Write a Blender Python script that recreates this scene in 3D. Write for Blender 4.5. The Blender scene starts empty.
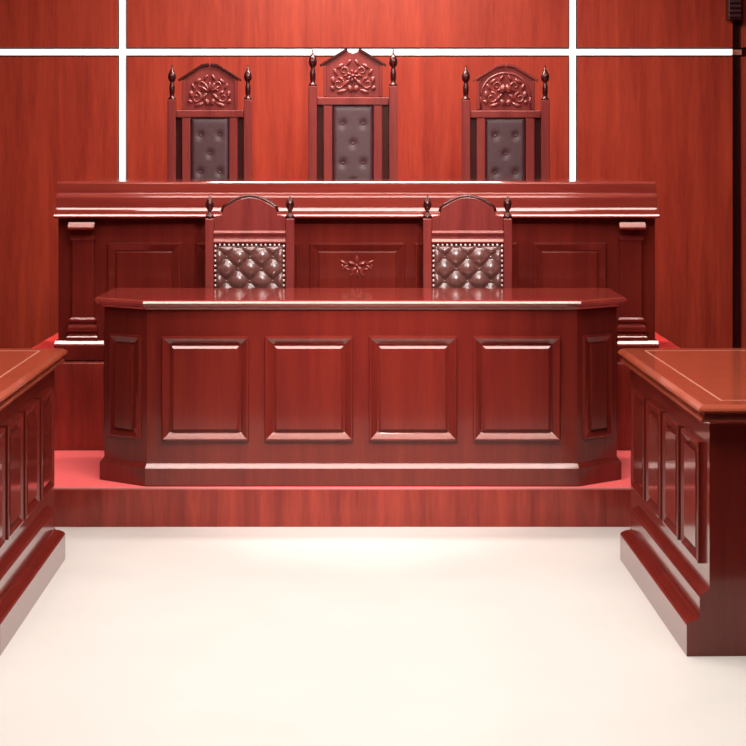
import bpy, bmesh, math, random
from mathutils import Vector, Matrix
random.seed(4)
C = bpy.context.scene
COL = C.collection
F = 1568.0          # focal length in pixels of the 746 px frame
PI = math.pi

K = .60             # overall reflectance of the finishes
# ------------------------------------------------------------------ materials
def new_mat(name):
    m = bpy.data.materials.new(name); m.use_nodes = True
    nt = m.node_tree; b = nt.nodes['Principled BSDF']
    return m, nt, b

def wood(name, dark, light, rough=.22, coat=.6, vertical=True, scale=1.0, grain=.7, spec=.5):
    m, nt, b = new_mat(name)
    N, L = nt.nodes, nt.links
    tc = N.new('ShaderNodeTexCoord'); mp = N.new('ShaderNodeMapping')
    s = (9*scale, 9*scale, .7*scale) if vertical else (.7*scale, 9*scale, 9*scale)
    mp.inputs['Scale'].default_value = s
    L.new(tc.outputs['Object'], mp.inputs['Vector'])
    n1 = N.new('ShaderNodeTexNoise'); n1.inputs['Scale'].default_value = 1.6
    n1.inputs['Detail'].default_value = 6; n1.inputs['Roughness'].default_value = .6
    n1.inputs['Distortion'].default_value = .4
    L.new(mp.outputs[0], n1.inputs['Vector'])
    n2 = N.new('ShaderNodeTexNoise'); n2.inputs['Scale'].default_value = 14
    n2.inputs['Detail'].default_value = 3
    L.new(mp.outputs[0], n2.inputs['Vector'])
    mx = N.new('ShaderNodeMath'); mx.operation = 'MULTIPLY_ADD'
    mx.inputs[1].default_value = .35; L.new(n2.outputs[0], mx.inputs[0])
    L.new(n1.outputs[0], mx.inputs[2])
    rp = N.new('ShaderNodeValToRGB')
    rp.color_ramp.elements[0].position = .68 - .28*grain; rp.color_ramp.elements[0].color = (*[c*K for c in dark], 1)
    rp.color_ramp.elements[1].position = .68 + .28*grain; rp.color_ramp.elements[1].color = (*[c*K for c in light], 1)
    L.new(mx.outputs[0], rp.inputs[0]); L.new(rp.outputs[0], b.inputs['Base Color'])
    b.inputs['Roughness'].default_value = rough
    b.inputs['Coat Weight'].default_value = coat
    b.inputs['Coat Roughness'].default_value = .08
    b.inputs['Specular IOR Level'].default_value = spec
    b.inputs['Specular Tint'].default_value = (1, .58, .48, 1)
    return m

def plain(name, col, rough=.5, coat=0., noise=.0, nscale=40, bump=0., metal=0., sheen=0., k=K):
    m, nt, b = new_mat(name)
    N, L = nt.nodes, nt.links
    b.inputs['Roughness'].default_value = rough
    b.inputs['Coat Weight'].default_value = coat
    b.inputs['Metallic'].default_value = metal
    b.inputs['Sheen Weight'].default_value = sheen
    tc = N.new('ShaderNodeTexCoord')
    n = N.new('ShaderNodeTexNoise'); n.inputs['Scale'].default_value = nscale; n.inputs['Detail'].default_value = 4
    L.new(tc.outputs['Object'], n.inputs['Vector'])
    rp = N.new('ShaderNodeValToRGB')
    rp.color_ramp.elements[0].position = .3; rp.color_ramp.elements[1].position = .7
    rp.color_ramp.elements[0].color = (*[c*k*(1-noise) for c in col], 1)
    rp.color_ramp.elements[1].color = (*[min(1, c*k*(1+noise)) for c in col], 1)
    L.new(n.outputs[0], rp.inputs[0]); L.new(rp.outputs[0], b.inputs['Base Color'])
    if bump:
        bp = N.new('ShaderNodeBump'); bp.inputs['Strength'].default_value = bump
        bp.inputs['Distance'].default_value = .002
        L.new(n.outputs[0], bp.inputs['Height']); L.new(bp.outputs[0], b.inputs['Normal'])
    return m

M = dict(
    wall=wood('cherry_wall_veneer', (.34, .028, .017), (.66, .080, .036), rough=.45, coat=.0, spec=.25, grain=1.0),
    riser=wood('cherry_riser_veneer', (.20, .018, .015), (.46, .056, .034), rough=.28, coat=.3, grain=.9),
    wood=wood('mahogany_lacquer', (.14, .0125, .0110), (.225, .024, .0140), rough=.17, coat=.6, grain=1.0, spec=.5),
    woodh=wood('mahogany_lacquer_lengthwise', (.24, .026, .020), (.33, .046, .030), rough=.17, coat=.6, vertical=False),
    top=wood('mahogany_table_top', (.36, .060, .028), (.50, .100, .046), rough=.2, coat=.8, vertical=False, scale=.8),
    chair=wood('rosewood_chair_lacquer', (.20, .028, .026), (.32, .052, .044), rough=.22, coat=.5),
    darkwood=wood('dark_rosewood', (.035, .004, .005), (.06, .008, .008), rough=.25, coat=.15),
    inlay=plain('pale_inlay', (.75, .30, .20), .3, .5, .05),
    strip=plain('white_led_strip', (.93, .90, .88), .35, .2, .01, k=1.),
    floor=plain('cream_floor_tile', (.94, .88, .81), .2, .15, .02, 3, k=.615),
    carpet=plain('red_carpet', (.95, .125, .12), .95, 0, .12, 260, .5, k=.75),
    carpetdeep=plain('deep_red_carpet', (.90, .045, .035), .95, 0, .1, 260, .5, k=1.),
    carpetedge=plain('pink_carpet_binding', (.80, .26, .24), .8, 0, .06, 200, .3),
    leather=plain('oxblood_leather', (.07, .014, .018), .5, .0, .25, 60, .3),
    leatherb=plain('brown_tufted_leather', (.17, .062, .052), .26, .4, .25, 60, .25),
    brass=plain('pale_nailheads', (.88, .66, .62), .25, .3, .02, metal=.2),
    darkfloor=plain('dark_reflection_floor', (.16, .012, .014), .95, 0, .1, 120, .3),  # unseen dark floor, added to keep pale reflections off the desk front
    plaster=plain('warm_white_plaster', (.80, .74, .70), .8, 0, .02),
    ceiling=plain('white_ceiling_paint', (.42, .39, .38), .8, 0, .01),
)

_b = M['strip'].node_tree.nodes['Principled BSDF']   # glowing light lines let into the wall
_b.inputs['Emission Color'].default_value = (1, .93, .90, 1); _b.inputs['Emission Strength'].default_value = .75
# ------------------------------------------------------------------ helpers
def obj(name, bm, mat, parent=None, smooth=False, mats=None):
    bmesh.ops.remove_doubles(bm, verts=bm.verts, dist=1e-6)
    bmesh.ops.recalc_face_normals(bm, faces=bm.faces)
    me = bpy.data.meshes.new(name); bm.to_mesh(me); bm.free()
    for m in (mats or [mat]): me.materials.append(m)
    if smooth:
        for p in me.polygons: p.use_smooth = True
    o = bpy.data.objects.new(name, me); COL.objects.link(o)
    if parent: o.parent = parent
    return o

def bevel(o, w=.004, seg=2):
    md = o.modifiers.new('bevel', 'BEVEL'); md.width = w; md.segments = seg; md.limit_method = 'ANGLE'
    md.angle_limit = math.radians(35)
    return o

def box(bm, x0, x1, y0, y1, z0, z1, mi=0):
    vs = [bm.verts.new(p) for p in ((x0,y0,z0),(x1,y0,z0),(x1,y1,z0),(x0,y1,z0),(x0,y0,z1),(x1,y0,z1),(x1,y1,z1),(x0,y1,z1))]
    for f in ((0,3,2,1),(4,5,6,7),(0,1,5,4),(1,2,6,5),(2,3,7,6),(3,0,4,7)):
        fc = bm.faces.new([vs[i] for i in f]); fc.material_index = mi

def boxobj(name, b, mat, parent=None, bev=.003):
    bm = bmesh.new(); box(bm, *b)
    o = obj(name, bm, mat, parent)
    if bev: bevel(o, bev)
    return o

def thing(name, label, cat, loc=(0,0,0), rz=0, group=None):
    o = bpy.data.objects.new(name, None); COL.objects.link(o)
    o.location = loc; o.rotation_euler = (0, 0, rz); o.empty_display_size = .1
    o['label'] = label; o['category'] = cat
    if group: o['group'] = group
    return o

def tag(o, label, cat, group=None):
    o['label'] = label; o['category'] = cat
    if group: o['group'] = group
    return o

def struct(o):
    o['kind'] = 'structure'; return o

def offset_poly(pts, d, closed=True):
    """offset a CCW polygon (or open polyline, outside on its right) outwards by d with mitred corners"""
    n = len(pts); out = []
    for i in range(n):
        p = Vector(pts[i])
        def nrm(a, b):
            e = (Vector(b)-Vector(a)).normalized(); return Vector((e.y, -e.x))
        if closed or 0 < i < n-1:
            n1 = nrm(pts[i-1], pts[i]); n2 = nrm(pts[i], pts[(i+1) % n])
            m = (n1+n2).normalized(); q = p + m*(d/max(.3, m.dot(n1)))
        elif i == 0: q = p + nrm(pts[0], pts[1])*d
        else: q = p + nrm(pts[-2], pts[-1])*d
        out.append((q.x, q.y))
    return out

def slab(bm, poly, prof):
    """solid stack of mitred rings over a closed CCW footprint; prof = [(out, z)...] bottom to top"""
    rings = [[bm.verts.new((x, y, z)) for x, y in offset_poly(poly, o)] for o, z in prof]
    n = len(poly)
    for a, b in zip(rings, rings[1:]):
        for i in range(n): bm.faces.new((a[i], a[(i+1) % n], b[(i+1) % n], b[i]))
    bm.faces.new(rings[0][::-1]); bm.faces.new(rings[-1])

def sweep(bm, line, prof):
    """closed profile [(out, z)...] swept along an open polyline"""
    secs = []
    offs = [offset_poly(line, o, False) for o, z in prof]
    for i in range(len(line)):
        secs.append([bm.verts.new((offs[k][i][0], offs[k][i][1], prof[k][1])) for k in range(len(prof))])
    m = len(prof)
    for a, b in zip(secs, secs[1:]):
        for k in range(m): bm.faces.new((a[k], a[(k+1) % m], b[(k+1) % m], b[k]))
    bm.faces.new(secs[0]); bm.faces.new(secs[-1][::-1])

def raised_panel(name, origin, udir, width, height, mat, parent, lip=.016, mould=.05, field=.010):
    """framed raised panel standing on a face: origin = lower left corner, udir = unit direction along the face (outside is to its right)"""
    u = Vector((udir[0], udir[1], 0)).normalized(); n = Vector((u.y, -u.x, 0)); o = Vector(origin)
    f = field+.004
    prof = [(0, 0), (.001, lip*.5), (.0, lip*.8), (.003, lip), (.008, lip*1.05), (.011, lip*.95), (.033, .004), (.034, .001), (.039, .001), (.040, f*.6),
            (mould, f), (mould+.006, f)]
    k = min(1, min(width, height)/(mould*4.2))
    bm = bmesh.new(); rings = []
    for ins, d in prof:
        i = ins*k
        rings.append([bm.verts.new(o + u*a + Vector((0,0,1))*b + n*d) for a, b in
                      ((i, i), (width-i, i), (width-i, height-i), (i, height-i))])
    for a, b in zip(rings, rings[1:]):
        for j in range(4): bm.faces.new((a[j], a[(j+1) % 4], b[(j+1) % 4], b[j]))
    bm.faces.new(rings[-1]); bm.faces.new(rings[0][::-1])
    return obj(name, bm, mat, parent)

def lathe(bm, prof, cx=0, cy=0, seg=16):
    rings = [[bm.verts.new((cx+r*math.cos(2*PI*i/seg), cy+r*math.sin(2*PI*i/seg), z)) for i in range(seg)] for r, z in prof]
    for a, b in zip(rings, rings[1:]):
        for i in range(seg): bm.faces.new((a[i], a[(i+1) % seg], b[(i+1) % seg], b[i]))
    bm.faces.new(rings[0][::-1]); bm.faces.new(rings[-1])

def front_prism(bm, pts, y0, y1):
    """polygon in x,z extruded from y0 to y1"""
    a = [bm.verts.new((x, y0, z)) for x, z in pts]; b = [bm.verts.new((x, y1, z)) for x, z in pts]
    n = len(pts)
    bm.faces.new(a); bm.faces.new(b[::-1])
    for i in range(n): bm.faces.new((a[i], b[i], b[(i+1) % n], a[(i+1) % n]))

def blob(bm, x, y, z, rx, ry, rz, rot=0, seg=12, rings=7):
    """rounded lump, turned by rot in the x,z plane"""
    mtx = Matrix.Translation((x, y, z)) @ Matrix.Rotation(rot, 4, 'Y') @ Matrix.Diagonal((rx, ry, rz, 1))
    bmesh.ops.create_uvsphere(bm, u_segments=seg, v_segments=rings, radius=1, matrix=mtx)

def tube(bm, pts, r, seg=8):
    pts = [Vector(p) for p in pts]; rings = []
    for i, p in enumerate(pts):
        t = (pts[min(i+1, len(pts)-1)]-pts[max(i-1, 0)]).normalized()
        a = t.orthogonal().normalized() if abs(t.y) > .9 else t.cross(Vector((0,1,0))).normalized()
        b = t.cross(a).normalized()
        rr = r[i] if isinstance(r, (list, tuple)) else r
        rings.append([bm.verts.new(p+a*rr*math.cos(2*PI*k/seg)+b*rr*math.sin(2*PI*k/seg)) for k in range(seg)])
    for a, b in zip(rings, rings[1:]):
        for k in range(seg): bm.faces.new((a[k], a[(k+1) % seg], b[(k+1) % seg], b[k]))
    bm.faces.new(rings[0][::-1]); bm.faces.new(rings[-1])

def copy_tree(o, parent=None):
    c = o.copy(); COL.objects.link(c)
    if parent: c.parent = parent
    for ch in [k for k in bpy.data.objects if k.parent == o]: copy_tree(ch, c)
    return c

# ------------------------------------------------------------------ setting
WY = 9.90           # face of the back wall
XL, XR, YB, H = -3.4, 3.4, -1.2, 3.1
P1Y, P1Z = 6.447, .16
P2Y, P2Z = 7.26, .57
PXL, PXR = -1.70, 1.53

bm = bmesh.new(); box(bm, XL, XR, 3.95, WY+.2, -.1, 0, 0); box(bm, XL, XR, YB, 3.95, -.1, 0, 1)  # second box: added dark floor behind the view, for reflections only
struct(obj('floor', bm, None, mats=[M['floor'], M['darkfloor']]))
struct(boxobj('ceiling', (XL, XR, YB, WY+.2, H, H+.1), M['ceiling'], bev=0))
struct(boxobj('wall_left', (XL-.1, XL, YB, WY+.2, 0, H), M['darkwood'], bev=0))
struct(boxobj('wall_right', (XR, XR+.1, YB, WY+.2, 0, H), M['darkwood'], bev=0))
struct(boxobj('wall_front', (XL, XR, YB-.1, YB, 0, H), M['riser'], bev=0))
# back wall: veneered boards standing on a dark backing with grooves between them
xs = [-1.585, 1.263]; zs = 2.169; g = .030
bm = bmesh.new()
cols = [(XL, xs[0]-g), (xs[0]+g, xs[1]-g), (xs[1]+g, 2.27), (2.335, XR)]
for x0, x1 in cols:
    for z0, z1 in ((0, zs-g), (zs+g, H)):
        box(bm, x0, x1, WY, WY+.05, z0, z1, 0)
box(bm, XL, XR, WY+.05, WY+.15, 0, H, 1)
struct(obj('wall_back', bm, None, mats=[M['wall'], M['darkwood']]))
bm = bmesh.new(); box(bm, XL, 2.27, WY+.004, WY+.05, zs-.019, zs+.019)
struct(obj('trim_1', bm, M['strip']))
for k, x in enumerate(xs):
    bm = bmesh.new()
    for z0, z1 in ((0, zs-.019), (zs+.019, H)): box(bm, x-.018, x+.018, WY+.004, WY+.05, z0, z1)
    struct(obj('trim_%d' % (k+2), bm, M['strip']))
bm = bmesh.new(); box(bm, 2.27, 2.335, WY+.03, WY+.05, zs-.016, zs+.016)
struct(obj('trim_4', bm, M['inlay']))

# platforms
struct(boxobj('lower_platform', (XL, XR, P1Y, WY, 0, P1Z-.006), M['riser'], bev=.002))
struct(boxobj('upper_platform', (PXL, PXR, P2Y, WY, P1Z-.006, P2Z-.006), M['riser'], bev=.004))
def carpet(name, x0, x1, y0, y1, z, label, edge=.012, bm_=None, pm=None):
    t = thing(name, label, 'carpet', ((x0+x1)/2, y0, z-.006))
    dx = (x1-x0)/2; d = y1-y0
    bm = bmesh.new(); box(bm, -dx+edge, dx-edge, edge, d, 0, .0055)
    obj('pile', bm, pm or M['carpet'], t)
    bm = bmesh.new(); box(bm, -dx, dx, 0, edge, 0, .0058); box(bm, -dx, -dx+edge, edge, d, 0, .0058); box(bm, dx-edge, dx, edge, d, 0, .0058)
    o = obj('edge_binding', bm, bm_ or M['carpetedge'], t)
    return t
carpet('carpet', XL+.01, XR-.01, P1Y+.004, P2Y-.004, P1Z, 'bright red carpet on the low platform around the front clerks desk')
carpet('carpet', PXL+.01, PXR-.01, P2Y+.12, WY-.01, P2Z, 'red carpet on the raised platform beside and behind the long judges bench', bm_=M['carpetdeep'], pm=M['carpetdeep'])

# ------------------------------------------------------------------ judges bench
BX0, BX1, BY0, BY1 = -1.482, 1.328, 7.385, 8.02
bench = thing('judges_bench', 'long mahogany judges bench with stepped cornice and carved flower emblem on raised platform', 'bench', (0, BY0, P2Z))
def loc(b, base):  # world box into the local frame of a thing at base
    return (b[0]-base[0], b[1]-base[0], b[2]-base[1], b[3]-base[1], b[4]-base[2], b[5]-base[2])
foot = [(BX0, 0), (BX1, 0), (BX1, BY1-BY0), (BX0, BY1-BY0)]
zt = 1.401-P2Z
line = [(BX0, BY1-BY0), (BX0, 0), (BX1, 0), (BX1, BY1-BY0)]
bm = bmesh.new(); sweep(bm, line, [(0, .0), (0, zt-.15), (-.035, zt-.15), (-.035, 0)])
obj('body', bm, M['wood'], bench)
bm = bmesh.new()
slab(bm, foot, [(0, zt-.172), (.062, zt-.170), (.070, zt-.165), (.071, zt-.159), (.066, zt-.153), (.054, zt-.148), (.052, zt-.136), (.049, zt-.130), (.038, zt-.122),
                (.036, zt-.074), (.033, zt-.066), (.022, zt-.056), (.020, zt-.052), (.020, zt-.010), (.017, zt-.004), (.010, zt)])
for v in bm.verts:
    if v.co.x < BX0: v.co.x = BX0+(v.co.x-BX0)*.1
    if v.co.x > BX1: v.co.x = BX1+(v.co.x-BX1)*.1
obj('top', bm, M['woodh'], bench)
bm = bmesh.new(); sweep(bm, line, [(0, 0), (.070, 0), (.070, .066), (.064, .074), (.050, .088), (.0, .088)])
for v in bm.verts:
    if v.co.x < BX0: v.co.x = BX0+(v.co.x-BX0)*.1
    if v.co.x > BX1: v.co.x = BX1+(v.co.x-BX1)*.1
obj('plinth', bm, M['wood'], bench)
sB = F/BY0
def bx(px): return (px-373)/sB
def bz(py): return 1.55-(py-150)/sB-P2Z
for a, b in ((108, 181), (196, 299), (310, 405), (415, 518), (533, 606)):
    raised_panel('panel', (bx(a), 0, .16), (1, 0), bx(b)-bx(a), bz(243)-.16, M['wood'], bench, lip=.014, mould=.045)
for a, b in ((72, 96), (618, 642)):
    x0, x1 = bx(a), bx(b)
    p = boxobj('pilaster', (x0+.006, x1-.006, -.030, 0, .088, zt-.16), M['wood'], bench, .003)
    bm = bmesh.new()
    slab(bm, [(x0, -.034), (x1, -.034), (x1, -.004), (x0, -.004)],
         [(-.001, bz(240)), (.004, bz(238.5)), (.004, bz(237)), (-.001, bz(235)), (-.001, bz(231)), (.045, bz(229)), (.050, bz(228)), (.049, bz(226.5)), (.030, bz(221.5))])
    for v in bm.verts: v.co.x = min(max(v.co.x, x0-.004), x1+.004)
    obj('capital', bm, M['wood'], p)
    bm = bmesh.new()
    slab(bm, [(x0, -.036), (x1, -.036), (x1, -.004), (x0, -.004)],
         [(.016, .088), (.016, .104), (.012, .108), (.002, .120), (.002, .126), (.012, .130), (.012, .150), (.006, .158), (-.002, .164), (-.002, .172),
          (.006, .175), (.006, .186), (-.004, .194)])
    obj('pilaster_base', bm, M['wood'], p)
# carved emblem on the middle panel
bm = bmesh.new()
ex, ez, ey = bx(357), bz(265), -.012
for k in range(5):
    a = PI/2 + k*2*PI/5
    blob(bm, ex+.026*math.cos(a), ey, ez+.026*math.sin(a), .022, .012, .010, -a)
blob(bm, ex, ey-.006, ez, .009, .010, .009)
for s in (-1, 1):
    blob(bm, ex+s*.062, ey, ez+.012, .026, .009, .010, -s*.5)
    blob(bm, ex+s*.056, ey, ez-.010, .022, .008, .008, s*.7)
    tube(bm, [(ex+s*(.020+.05*math.sin(t*.45)), ey, ez-.020-.022*math.cos(t*.45)+.02) for t in range(5)], .006)
    blob(bm, ex+s*.022, ey, ez-.040, .020, .009, .007, s*.9)
tube(bm, [(ex, ey, ez-.02), (ex+.003, ey, ez-.04), (ex, ey, ez-.056)], .005)
o = obj('emblem', bm, M['woodh'], bench, True); o['label'] = 'carved flower with leaves'

# ------------------------------------------------------------------ clerks desk
DY = 6.495
desk = thing('clerks_desk', 'mahogany clerks desk with canted corners and four raised panels on the low platform', 'desk', (0, DY, P1Z))
sD = F/DY
XA, XB_, XC, XD = -1.135, (147-373)/sD, (577-373)/sD, 1.030
CD = .13
dline = [(XA, .52), (XA, CD), (XB_, 0), (XC, 0), (XD, CD), (XD, .52)]
dt = .93-P1Z
bm = bmesh.new(); sweep(bm, dline, [(0, 0), (0, dt-.035), (-.03, dt-.035), (-.03, 0)])
obj('body', bm, M['wood'], desk)
bm = bmesh.new()
slab(bm, dline, [(.006, dt-.040), (.012, dt-.032), (.022, dt-.030), (.030, dt-.024), (.032, dt-.020), (.036, dt-.018), (.040, dt-.012), (.036, dt-.004), (.028, dt)])
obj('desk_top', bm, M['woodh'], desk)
bm = bmesh.new(); sweep(bm, dline, [(0, 0), (.018, 0), (.018, .074), (.014, .080), (.004, .092), (0, .094)])
obj('base_moulding', bm, M['wood'], desk)
for a, b in ((162, 249), (265, 353), (369, 457), (473, 560)):
    x0, x1 = (a-373)/sD, (b-373)/sD
    raised_panel('panel', (x0, 0, 1.55-(440-150)/sD-P1Z), (1, 0), x1-x0, (440-336)/sD, M['wood'], desk, lip=.022, mould=.050, field=.014)
for (p, q) in (((XA, CD), (XB_, 0)), ((XC, 0), (XD, CD))):
    p, q = Vector(p), Vector(q); L_ = (q-p).length; u = (q-p)/L_
    s = p+u*(.032)
    raised_panel('panel', (s.x, s.y, 1.55-(440-150)/sD-P1Z), u, L_-.064, (440-336)/sD, M['wood'], desk, lip=.010, mould=.040)
for s, x in ((-1, XA), (1, XD)):
    y0, y1 = (.48, .17) if s < 0 else (.17, .48)
    raised_panel('panel', (x, y0, .19), (0, 1 if s > 0 else -1), .31, .43, M['wood'], desk, lip=.010)

# ------------------------------------------------------------------ side tables
def side_table(name, x_in, sgn, label):
    """x_in = inner body face; sgn +1 for the table on the right"""
    Y0, Y1, Wd = 4.80, 6.10, .75
    t = thing(name, label, 'table', (x_in, Y0, 0), .021)
    x0, x1 = (0, Wd) if sgn > 0 else (-Wd, 0)
    L_ = Y1-Y0; z = .775
    foot = [(x0, 0), (x1, 0), (x1, L_), (x0, L_)]
    bm = bmesh.new(); box(bm, x0, x1, 0, L_, 0, z-.05); obj('body', bm, M['wood'], t)
    bm = bmesh.new()
    slab(bm, foot, [(.004, z-.062), (.022, z-.056), (.034, z-.052), (.034, z-.046), (.020, z-.034), (.020, z-.028), (.034, z-.024), (.044, z-.020), (.044, z-.016), (.040, z-.010), (.026, z)])
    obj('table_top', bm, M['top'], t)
    bm = bmesh.new()
    for d0, d1 in ((.045, .051),):
        ax, bx_ = x0+d0, x1-d0
        ay, by = d0, L_-d0
        w = d1-d0; e = .0012
        box(bm, ax, bx_, ay, ay+w, z-.001, z+e); box(bm, ax, bx_, by-w, by, z-.001, z+e)
        box(bm, ax, ax+w, ay+w, by-w, z-.001, z+e); box(bm, bx_-w, bx_, ay+w, by-w, z-.001, z+e)
    o = obj('inlay', bm, M['inlay'], t); o['label'] = 'thin pale inlay line around the top'
    bm = bmesh.new()
    pp = [(0, 0), (.070, 0), (.070, .095), (.066, .103), (.050, .110), (.034, .112), (.030, .118), (.030, .180), (.024, .190), (0, .204)]
    sweep(bm, [(x1, 0), (x1, L_-.16)], pp); obj('plinth', bm, M['wood'], t)
    bm = bmesh.new(); sweep(bm, [(x0, L_-.16), (x0, 0)], pp); obj('plinth', bm, M['wood'], t)
    # long sides
    n = 4; m = .09; w = (L_-m*2-(n-1)*.05)/n
    for sx in (x0, x1):
        for k in range(n):
            y = m+k*(w+.05)
            if sx == x1: raised_panel('panel', (sx, y, .26), (0, 1), w, .38, M['wood'], t, lip=.016, mould=.04)
            else: raised_panel('panel', (sx, y+w, .26), (0, -1), w, .38, M['wood'], t, lip=.016, mould=.04)
    # ends
    w = (Wd-.22-.05)/2
    for k in range(2):
        a = x0+.11+k*(w+.05)
        raised_panel('panel', (a, 0, .26), (1, 0), w, .38, M['wood'], t, lip=.014, mould=.04)
        raised_panel('panel', (a+w, L_, .26), (-1, 0), w, .38, M['wood'], t, lip=.014, mould=.04)
    return t
side_table('panelled_table', 1.030, 1, 'mahogany panelled table with inlaid top on the cream floor, right of the desk')
side_table('panelled_table', -1.212, -1, 'mahogany panelled table at the left edge of the photo, left of the desk')

# ------------------------------------------------------------------ chairs
def tufted(name, w, h, nx, nz, mat, parent, x0, z0, y, depth=.022, sub=6, pleat=True):
    """buttoned cushion face, front towards -y; w x h, button lattice nx by nz half steps"""
    bm = bmesh.new()
    NX, NZ = nx*sub, nz*sub
    grid = []
    for j in range(NZ+1):
        row = []
        for i in range(NX+1):
            u, v = i/NX, j/NZ
            a, b = u*nx/2, v*nz/2
            q = abs(math.sin(PI*(a+b)))*abs(math.sin(PI*(a-b)))
            e = min(u, 1-u)*w; f = min(v, 1-v)*h
            if not pleat:
                dm = min(((i/sub-bi)**2*(w/nx)**2+(j/sub-bj)**2*(h/nz)**2) for bj in range(1, nz) for bi in range(1, nx) if (bi+bj) % 2 == 0)
                q = (1-.9*math.exp(-dm/.00035))**2
            edge = min(1, min(e, f)/.02)
            dd = depth*(.35+.65*q**.45)*math.sqrt(max(0, edge))
            row.append(bm.verts.new((x0+u*w, y-dd, z0+v*h)))
        grid.append(row)
    for j in range(NZ):
        for i in range(NX):
            bm.faces.new((grid[j][i], grid[j][i+1], grid[j+1][i+1], grid[j+1][i]))
    # closed back
    rim = grid[0] + [r[-1] for r in grid[1:]] + grid[-1][-2::-1] + [r[0] for r in grid[-2:0:-1]]
    back = [bm.verts.new((v.co.x, y+.012, v.co.z)) for v in rim]
    n = len(rim)
    for i in range(n): bm.faces.new((rim[i], back[i], back[(i+1) % n], rim[(i+1) % n]))
    bm.faces.new(back)
    o = obj(name, bm, mat, parent, True)
    for j in range(1, nz):
        for i in range(1, nx):
            if (i+j) % 2 == 0:
                bb = bmesh.new(); blob(bb, x0+w*i/nx, y-depth*.5, z0+h*j/nz, .007, .005, .007, seg=10, rings=6)
                obj('button', bb, mat, o, True)
    return o

def carving(kind):
    """relief ornament centred on x=0, heights measured from the crest's foot"""
    bm = bmesh.new(); y = -.004
    def scroll(cx, cz, r, turns, a0, s, th=.006):
        pts = []
        for k in range(15):
            f = k/14; a = a0+s*turns*2*PI*f; rr = r*(1-.75*f)
            pts.append((cx+rr*math.cos(a), y, cz+rr*math.sin(a)))
        tube(bm, pts, [th*(1-.4*k/14) for k in range(15)], 7)
    for s in (-1, 1):
        scroll(s*.070, .045, .030, 1.2, PI/2 if s > 0 else PI/2, s)
        scroll(s*.045, .105, .026, 1.1, -PI/2, -s)
        blob(bm, s*.030, y, .050, .024, .009, .009, s*.8)
        blob(bm, s*.085, y, .100, .018, .008, .008, -s*1.1)
        blob(bm, s*.100, y, .025, .014, .008, .010, -s*.6)
        blob(bm, s*.020, y, .145, .018, .008, .007, s*1.0)
    if kind == 'heart':
        for s in (-1, 1): blob(bm, s*.013, y-.002, .090, .018, .011, .024, -s*.35)
    elif kind == 'leaf':
        for k in range(5):
            a = PI/2+(k-2)*.5; blob(bm, .030*math.cos(a), y, .070+.030*math.sin(a), .026, .010, .008, -a)
    else:
        for k in range(7):
            a = k*2*PI/7; blob(bm, .020*math.cos(a), y, .082+.020*math.sin(a), .014, .010, .008, -a)
        blob(bm, 0, y-.004, .082, .010, .009, .010)
    return bm

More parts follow.
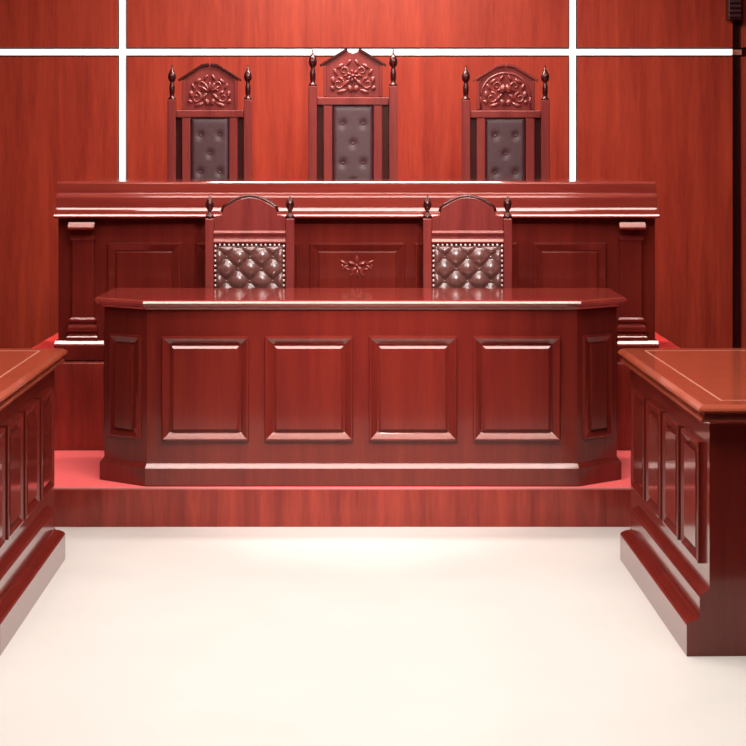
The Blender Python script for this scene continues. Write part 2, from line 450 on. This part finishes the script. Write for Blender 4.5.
def judge_chair(label, kind, loc_, sx=1., sc=1.):
    t = thing('high_backed_chair', label, 'chair', loc_, 0, 'carved high-backed chairs behind the judges bench')
    t.scale = (sx*sc, sc, sc)
    hw = .235; cw = M['chair']; py = .0   # back plane y=0, seat reaches to -y
    # posts with finials
    for s in (-1, 1):
        xa, xb = sorted((s*hw, s*(hw-.046)))
        p = boxobj('back_post', (xa, xb, -.025, .025, 0, 1.262), cw, t, .005)
        bm = bmesh.new(); c = s*(hw-.023)
        lathe(bm, [(.022, 1.258), (.022, 1.270), (.014, 1.276), (.012, 1.284), (.015, 1.300), (.016, 1.330), (.012, 1.352), (.010, 1.360), (.019, 1.370),
                   (.023, 1.386), (.022, 1.402), (.014, 1.418), (.007, 1.430), (.003, 1.455)], c, 0, 14)
        obj('finial', bm, M['darkwood'], p, True)
        # arms and legs
        xa2, xb2 = sorted((s*hw, s*(hw-.05)))
        boxobj('leg', (xa2, xb2, -.50, -.45, 0, .66), cw, t, .006)
        bm = bmesh.new()
        front_prism(bm, [(0, 0)]*0 or [(xa2, .66), (xb2, .66), (xb2, .70), (xa2, .70)], -.53, -.025)
        bevel(obj('armrest', bm, cw, t), .01, 3)
        # dark recessed side panel between post and stile
        xp, xq = sorted((s*(hw-.046), s*.155))
        boxobj('side_panel', (xp, xq, .008, .020, .52, 1.19), M['darkwood'], t, 0)
        xs0, xs1 = sorted((s*.155, s*.108))
        boxobj('stile', (xs0, xs1, -.018, .018, .40, 1.16), cw, t, .005)
    bevel(obj('seat_frame', (lambda b: (box(b, -hw+.05, hw-.05, -.47, -.0, .34, .42), b)[1])(bmesh.new()), cw, t), .006)
    bm = bmesh.new(); box(bm, -.175, .175, -.46, -.03, .42, .48)
    bevel(obj('seat', bm, M['leather'], t, True), .025, 4)
    tufted('backrest', .216, .62, 4, 6, M['leather'], t, -.108, .545, .0, .014, 8, False)
    boxobj('lower_rail', (-.108, .108, -.018, .018, .49, .545), cw, t, .004)
    # cross rail
    bm = bmesh.new(); slab(bm, [(-hw+.046, -.022), (hw-.046, -.022), (hw-.046, .022), (-hw+.046, .022)],
                           [(0, 1.160), (0, 1.170), (.0, 1.188), (.0, 1.204)])
    bevel(obj('cross_rail', bm, cw, t), .007, 3)
    # crest
    if kind == 'flower':     # middle chair: broken gable
        top = [(.155, 1.375), (.040, 1.448), (.030, 1.455), (.022, 1.440), (.0, 1.432), (-.022, 1.440), (-.030, 1.455), (-.040, 1.448), (-.155, 1.375)]
    else:
        top = [(.155, 1.372), (.050, 1.440), (.018, 1.452), (-.018, 1.452), (-.050, 1.440), (-.155, 1.372)]
    pts = [(-.155, 1.204), (.155, 1.204)] + top
    bm = bmesh.new(); front_prism(bm, pts, -.012, .018)
    cr = bevel(obj('crest', bm, cw, t), .003)
    for s in (-1, 1):
        bm = bmesh.new()
        e = .030 if kind == 'flower' else .004
        ze = 1.462 if kind != 'flower' else 1.458
        q = [(s*.172, 1.362), (s*.176, 1.374), (s*.045, ze-.004), (s*e, ze+.002), (s*e, ze-.012), (s*.045, ze-.020)]
        front_prism(bm, q, -.024, .024)
        bevel(obj('gable_moulding', bm, M['darkwood'] if kind != 'heart' else cw, cr), .002)  # dark wood stands in for the shadow on the gable bars
        # upright framing strips of the crest
        bm = bmesh.new(); x0, x1 = sorted((s*.155, s*.138)); box(bm, x0, x1, -.020, -.012, 1.206, 1.366)
        bevel(obj('crest_strip', bm, cw, cr), .003)
    bm = carving(kind)
    if kind == 'heart':      # arched frame round the ornament
        tube(bm, [(.122*math.cos(PI*k/16), 0, .050+.120*math.sin(PI*k/16)) for k in range(17)], .006)
        for sx_ in (-1, 1): tube(bm, [(sx_*.122, 0, -.012), (sx_*.122, 0, .050)], .006)
    for sx_ in (-1, 1):
        blob(bm, sx_*.055, -.003, .010, .026, .009, .010, sx_*.3); blob(bm, sx_*.015, -.003, .022, .014, .009, .018, sx_*.5)
        blob(bm, sx_*.062, -.003, .128, .020, .008, .009, sx_*.6); blob(bm, sx_*.096, -.003, .062, .012, .008, .018, sx_*.2)
    bmesh.ops.scale(bm, verts=bm.verts, vec=(1.08, 1, 1.12))
    bmesh.ops.translate(bm, verts=bm.verts, vec=(0, -.011, 1.222))
    obj('carving', bm, cw, cr, True)
    return t
sJ = F/8.75
for px, kind, sx, sc, lab in ((210, 'leaf', 1.0, 1.0, 'leftmost of the three high-backed carved chairs, its pointed gable closed and darkened for shade at its edge'),
                              (353, 'flower', 1.0, 1.06, 'tallest carved chair, in the middle behind the bench, its gable broken at the top'),
                              (505.5, 'heart', 1.045, .998, 'rightmost high-backed carved chair, its carving framed by an arch under the gable')):
    judge_chair(lab, kind, ((px-373)/sJ, 8.75, P2Z), sx, sc)

def clerk_chair(label, x):
    t = thing('tufted_chair', label, 'chair', (x, 7.17, P1Z), 0, 'tufted leather chairs behind the clerks desk')
    cw = M['chair']; hw = .2035
    for s in (-1, 1):
        xa, xb = sorted((s*hw, s*(hw-.040)))
        p = boxobj('back_post', (xa, xb, -.02, .02, 0, 1.078), cw, t, .005)
        bm = bmesh.new(); c = s*(hw-.020)
        lathe(bm, [(.019, 1.076), (.021, 1.084), (.019, 1.092), (.010, 1.098), (.007, 1.108), (.012, 1.118), (.018, 1.130), (.020, 1.142), (.017, 1.155), (.010, 1.166), (.005, 1.172), (.002, 1.186)], c, 0, 14)
        obj('finial', bm, M['darkwood'], p, True)
        xa, xb = sorted((s*.195, s*.155))
        boxobj('leg', (xa, xb, -.44, -.40, 0, .40), cw, t, .005)
    boxobj('seat_frame', (-.163, .163, -.44, 0, .36, .42), cw, t, .005)
    bm = bmesh.new(); box(bm, -.165, .165, -.44, -.03, .42, .475)
    bevel(obj('seat', bm, M['leatherb'], t, True), .022, 4)
    # crest board with a segmental arch
    pts = [(-.163, 1.020), (.163, 1.020), (.163, 1.088), (.128, 1.094), (.122, 1.118)]
    for k in range(13):
        a = -1+2*k/12; pts.append((-a*.115, 1.122+.052*math.cos(a*1.45)))
    pts += [(-.122, 1.118), (-.128, 1.094), (-.163, 1.088)]
    bm = bmesh.new(); front_prism(bm, pts, -.010, .016)
    cr = bevel(obj('crest', bm, cw, t), .003)
    bm = bmesh.new()
    arc = [(-.128, 1.108)]+[((-1+2*k/12)*.118, 1.126+.054*math.cos((-1+2*k/12)*1.45)) for k in range(13)]+[(.128, 1.108)]
    tube(bm, [(a, -.004, b) for a, b in arc], .0075, 8)
    obj('crest_moulding', bm, M['darkwood'], cr, True)
    # twin rail mouldings
    bm = bmesh.new()
    pr = [(.012, .962), (-.018, .964), (-.022, .972), (-.018, .984), (-.010, .988), (-.010, 1.000), (-.018, 1.004), (-.022, 1.012), (-.016, 1.022), (.012, 1.024)]
    a = [bm.verts.new((-.163, y, z)) for y, z in pr]; b = [bm.verts.new((.163, y, z)) for y, z in pr]
    for i in range(len(pr)): bm.faces.new((a[i], b[i], b[(i+1) % len(pr)], a[(i+1) % len(pr)]))
    bm.faces.new(a); bm.faces.new(b[::-1])
    obj('rail', bm, cw, t)
    boxobj('back_panel', (-.163, .163, .004, .016, .50, .964), cw, t, 0)
    bk = tufted('backrest', .318, .44, 6, 8, M['leatherb'], t, -.159, .516, -.004, .034, 7)
    n = 0
    nail = None
    for (a, b) in [(s*.156, .952-k*.0225) for s in (-1, 1) for k in range(20)] + [(-.156+.0208*k, .956) for k in range(1, 15)]:
        if nail is None:
            bm = bmesh.new(); blob(bm, 0, 0, 0, .0052, .005, .0065, seg=8, rings=5)
            nail = obj('nailhead', bm, M['brass'], bk, True); c = nail
        else:
            c = nail.copy(); COL.objects.link(c)
        c.location = (a, -.020, b)
    return t
clerk_chair('tufted brown leather chair with arched crest behind the left half of the clerks desk', -.563)
clerk_chair('tufted brown leather chair with arched crest behind the right half of the clerks desk', .432)

# ------------------------------------------------------------------ small wall speaker
t = thing('wall_speaker', 'small dark boxy fixture high on the back wall at the top right corner', 'speaker', (2.265, WY, 2.362))
bevel(obj('housing', (lambda b: (box(b, -.045, .045, -.10, -.02, 0, .24), b)[1])(bmesh.new()), M['darkwood'], t), .008, 3)
bm = bmesh.new()
for k in range(7): box(bm, -.034, .034, -.104, -.099, .022+.030*k, .036+.030*k)
obj('grille', bm, M['leather'], t)
obj('bracket', (lambda b: (box(b, -.02, -.0, -.02, -.0005, .08, .16), b)[1])(bmesh.new()), M['darkwood'], t)

# ------------------------------------------------------------------ lights
def area(name, x, y, z, sx, sy, power, rot=(0, 0, 0), col=(1, .95, .92), spread=180):
    l = bpy.data.lights.new(name, 'AREA'); l.shape = 'RECTANGLE'; l.size = sx; l.size_y = sy
    l.energy = power; l.color = col; l.spread = math.radians(spread)
    o = bpy.data.objects.new(name, l); COL.objects.link(o); o.location = (x, y, z); o.rotation_euler = rot
    return o
for y, p in ((3.7, 18), (4.1, 18), (4.5, 18), (4.9, 18), (5.3, 18), (5.9, 22)):
    p *= 1.75
    area('added_highlight_strip', -.1, y, H-.02, 2.7, .11, p)  # unseen strips, added to put highlights on the mouldings
area('added_fill_light', -.1, 8.3, H-.05, 1.7, .3, 105, (math.radians(40), 0, 0))  # unseen wall wash, added to brighten the upper back wall
area('added_fill_light', -.1, 6.95, H-.02, 4.2, .2, 92)  # unseen long lamp, added for white lines on the bench mouldings
area('added_table_light', 1.55, 4.25, H-.02, .9, .5, 17)  # unseen lamp, added to light the right table's edge and top
area('added_table_light', -1.75, 4.25, H-.02, .9, .5, 17)  # same added lamp for the left table
def spot(x, y, tx, ty, tz, power, ang, blend=.9, size=.12):  # unseen spots, added to brighten chosen areas
    l = bpy.data.lights.new('added_spot', 'SPOT'); l.energy = power; l.spot_size = math.radians(ang); l.spot_blend = blend
    l.shadow_soft_size = size; l.color = (1, .95, .92)
    o = bpy.data.objects.new('added_spot', l); COL.objects.link(o); o.location = (x, y, H-.08)
    o.rotation_euler = (Vector((tx, ty, tz))-o.location).to_track_quat('-Z', 'Y').to_euler()
spot(0, 3.6, -.05, 6.5, .45, 880, 28, 1.0)  # added for a brighter middle of the clerks desk front
spot(.5, 3.4, .0, 7.3, 1.25, 600, 33, 1.0)  # added to brighten the bench front and cornice
spot(0, 3.9, 0, 4.9, 0, 40, 90)  # added to brighten the cream floor
w = bpy.data.worlds.new('world'); C.world = w; w.use_nodes = True
w.node_tree.nodes['Background'].inputs[0].default_value = (1, .93, .9, 1)
w.node_tree.nodes['Background'].inputs[1].default_value = .3

# ------------------------------------------------------------------ camera
cam = bpy.data.cameras.new('camera'); co = bpy.data.objects.new('camera', cam); COL.objects.link(co)
co.location = (0, 0, 1.55); co.rotation_euler = (PI/2, 0, 0)
cam.sensor_width = 36; cam.lens = F/746*36; cam.shift_y = -(373-150)/746
cam.clip_start = .05
C.camera = co
C.view_settings.view_transform = 'Standard'; C.view_settings.look = 'None'
C.view_settings.exposure = 0.0; C.view_settings.gamma = 1.0; C.view_settings.use_curve_mapping = False
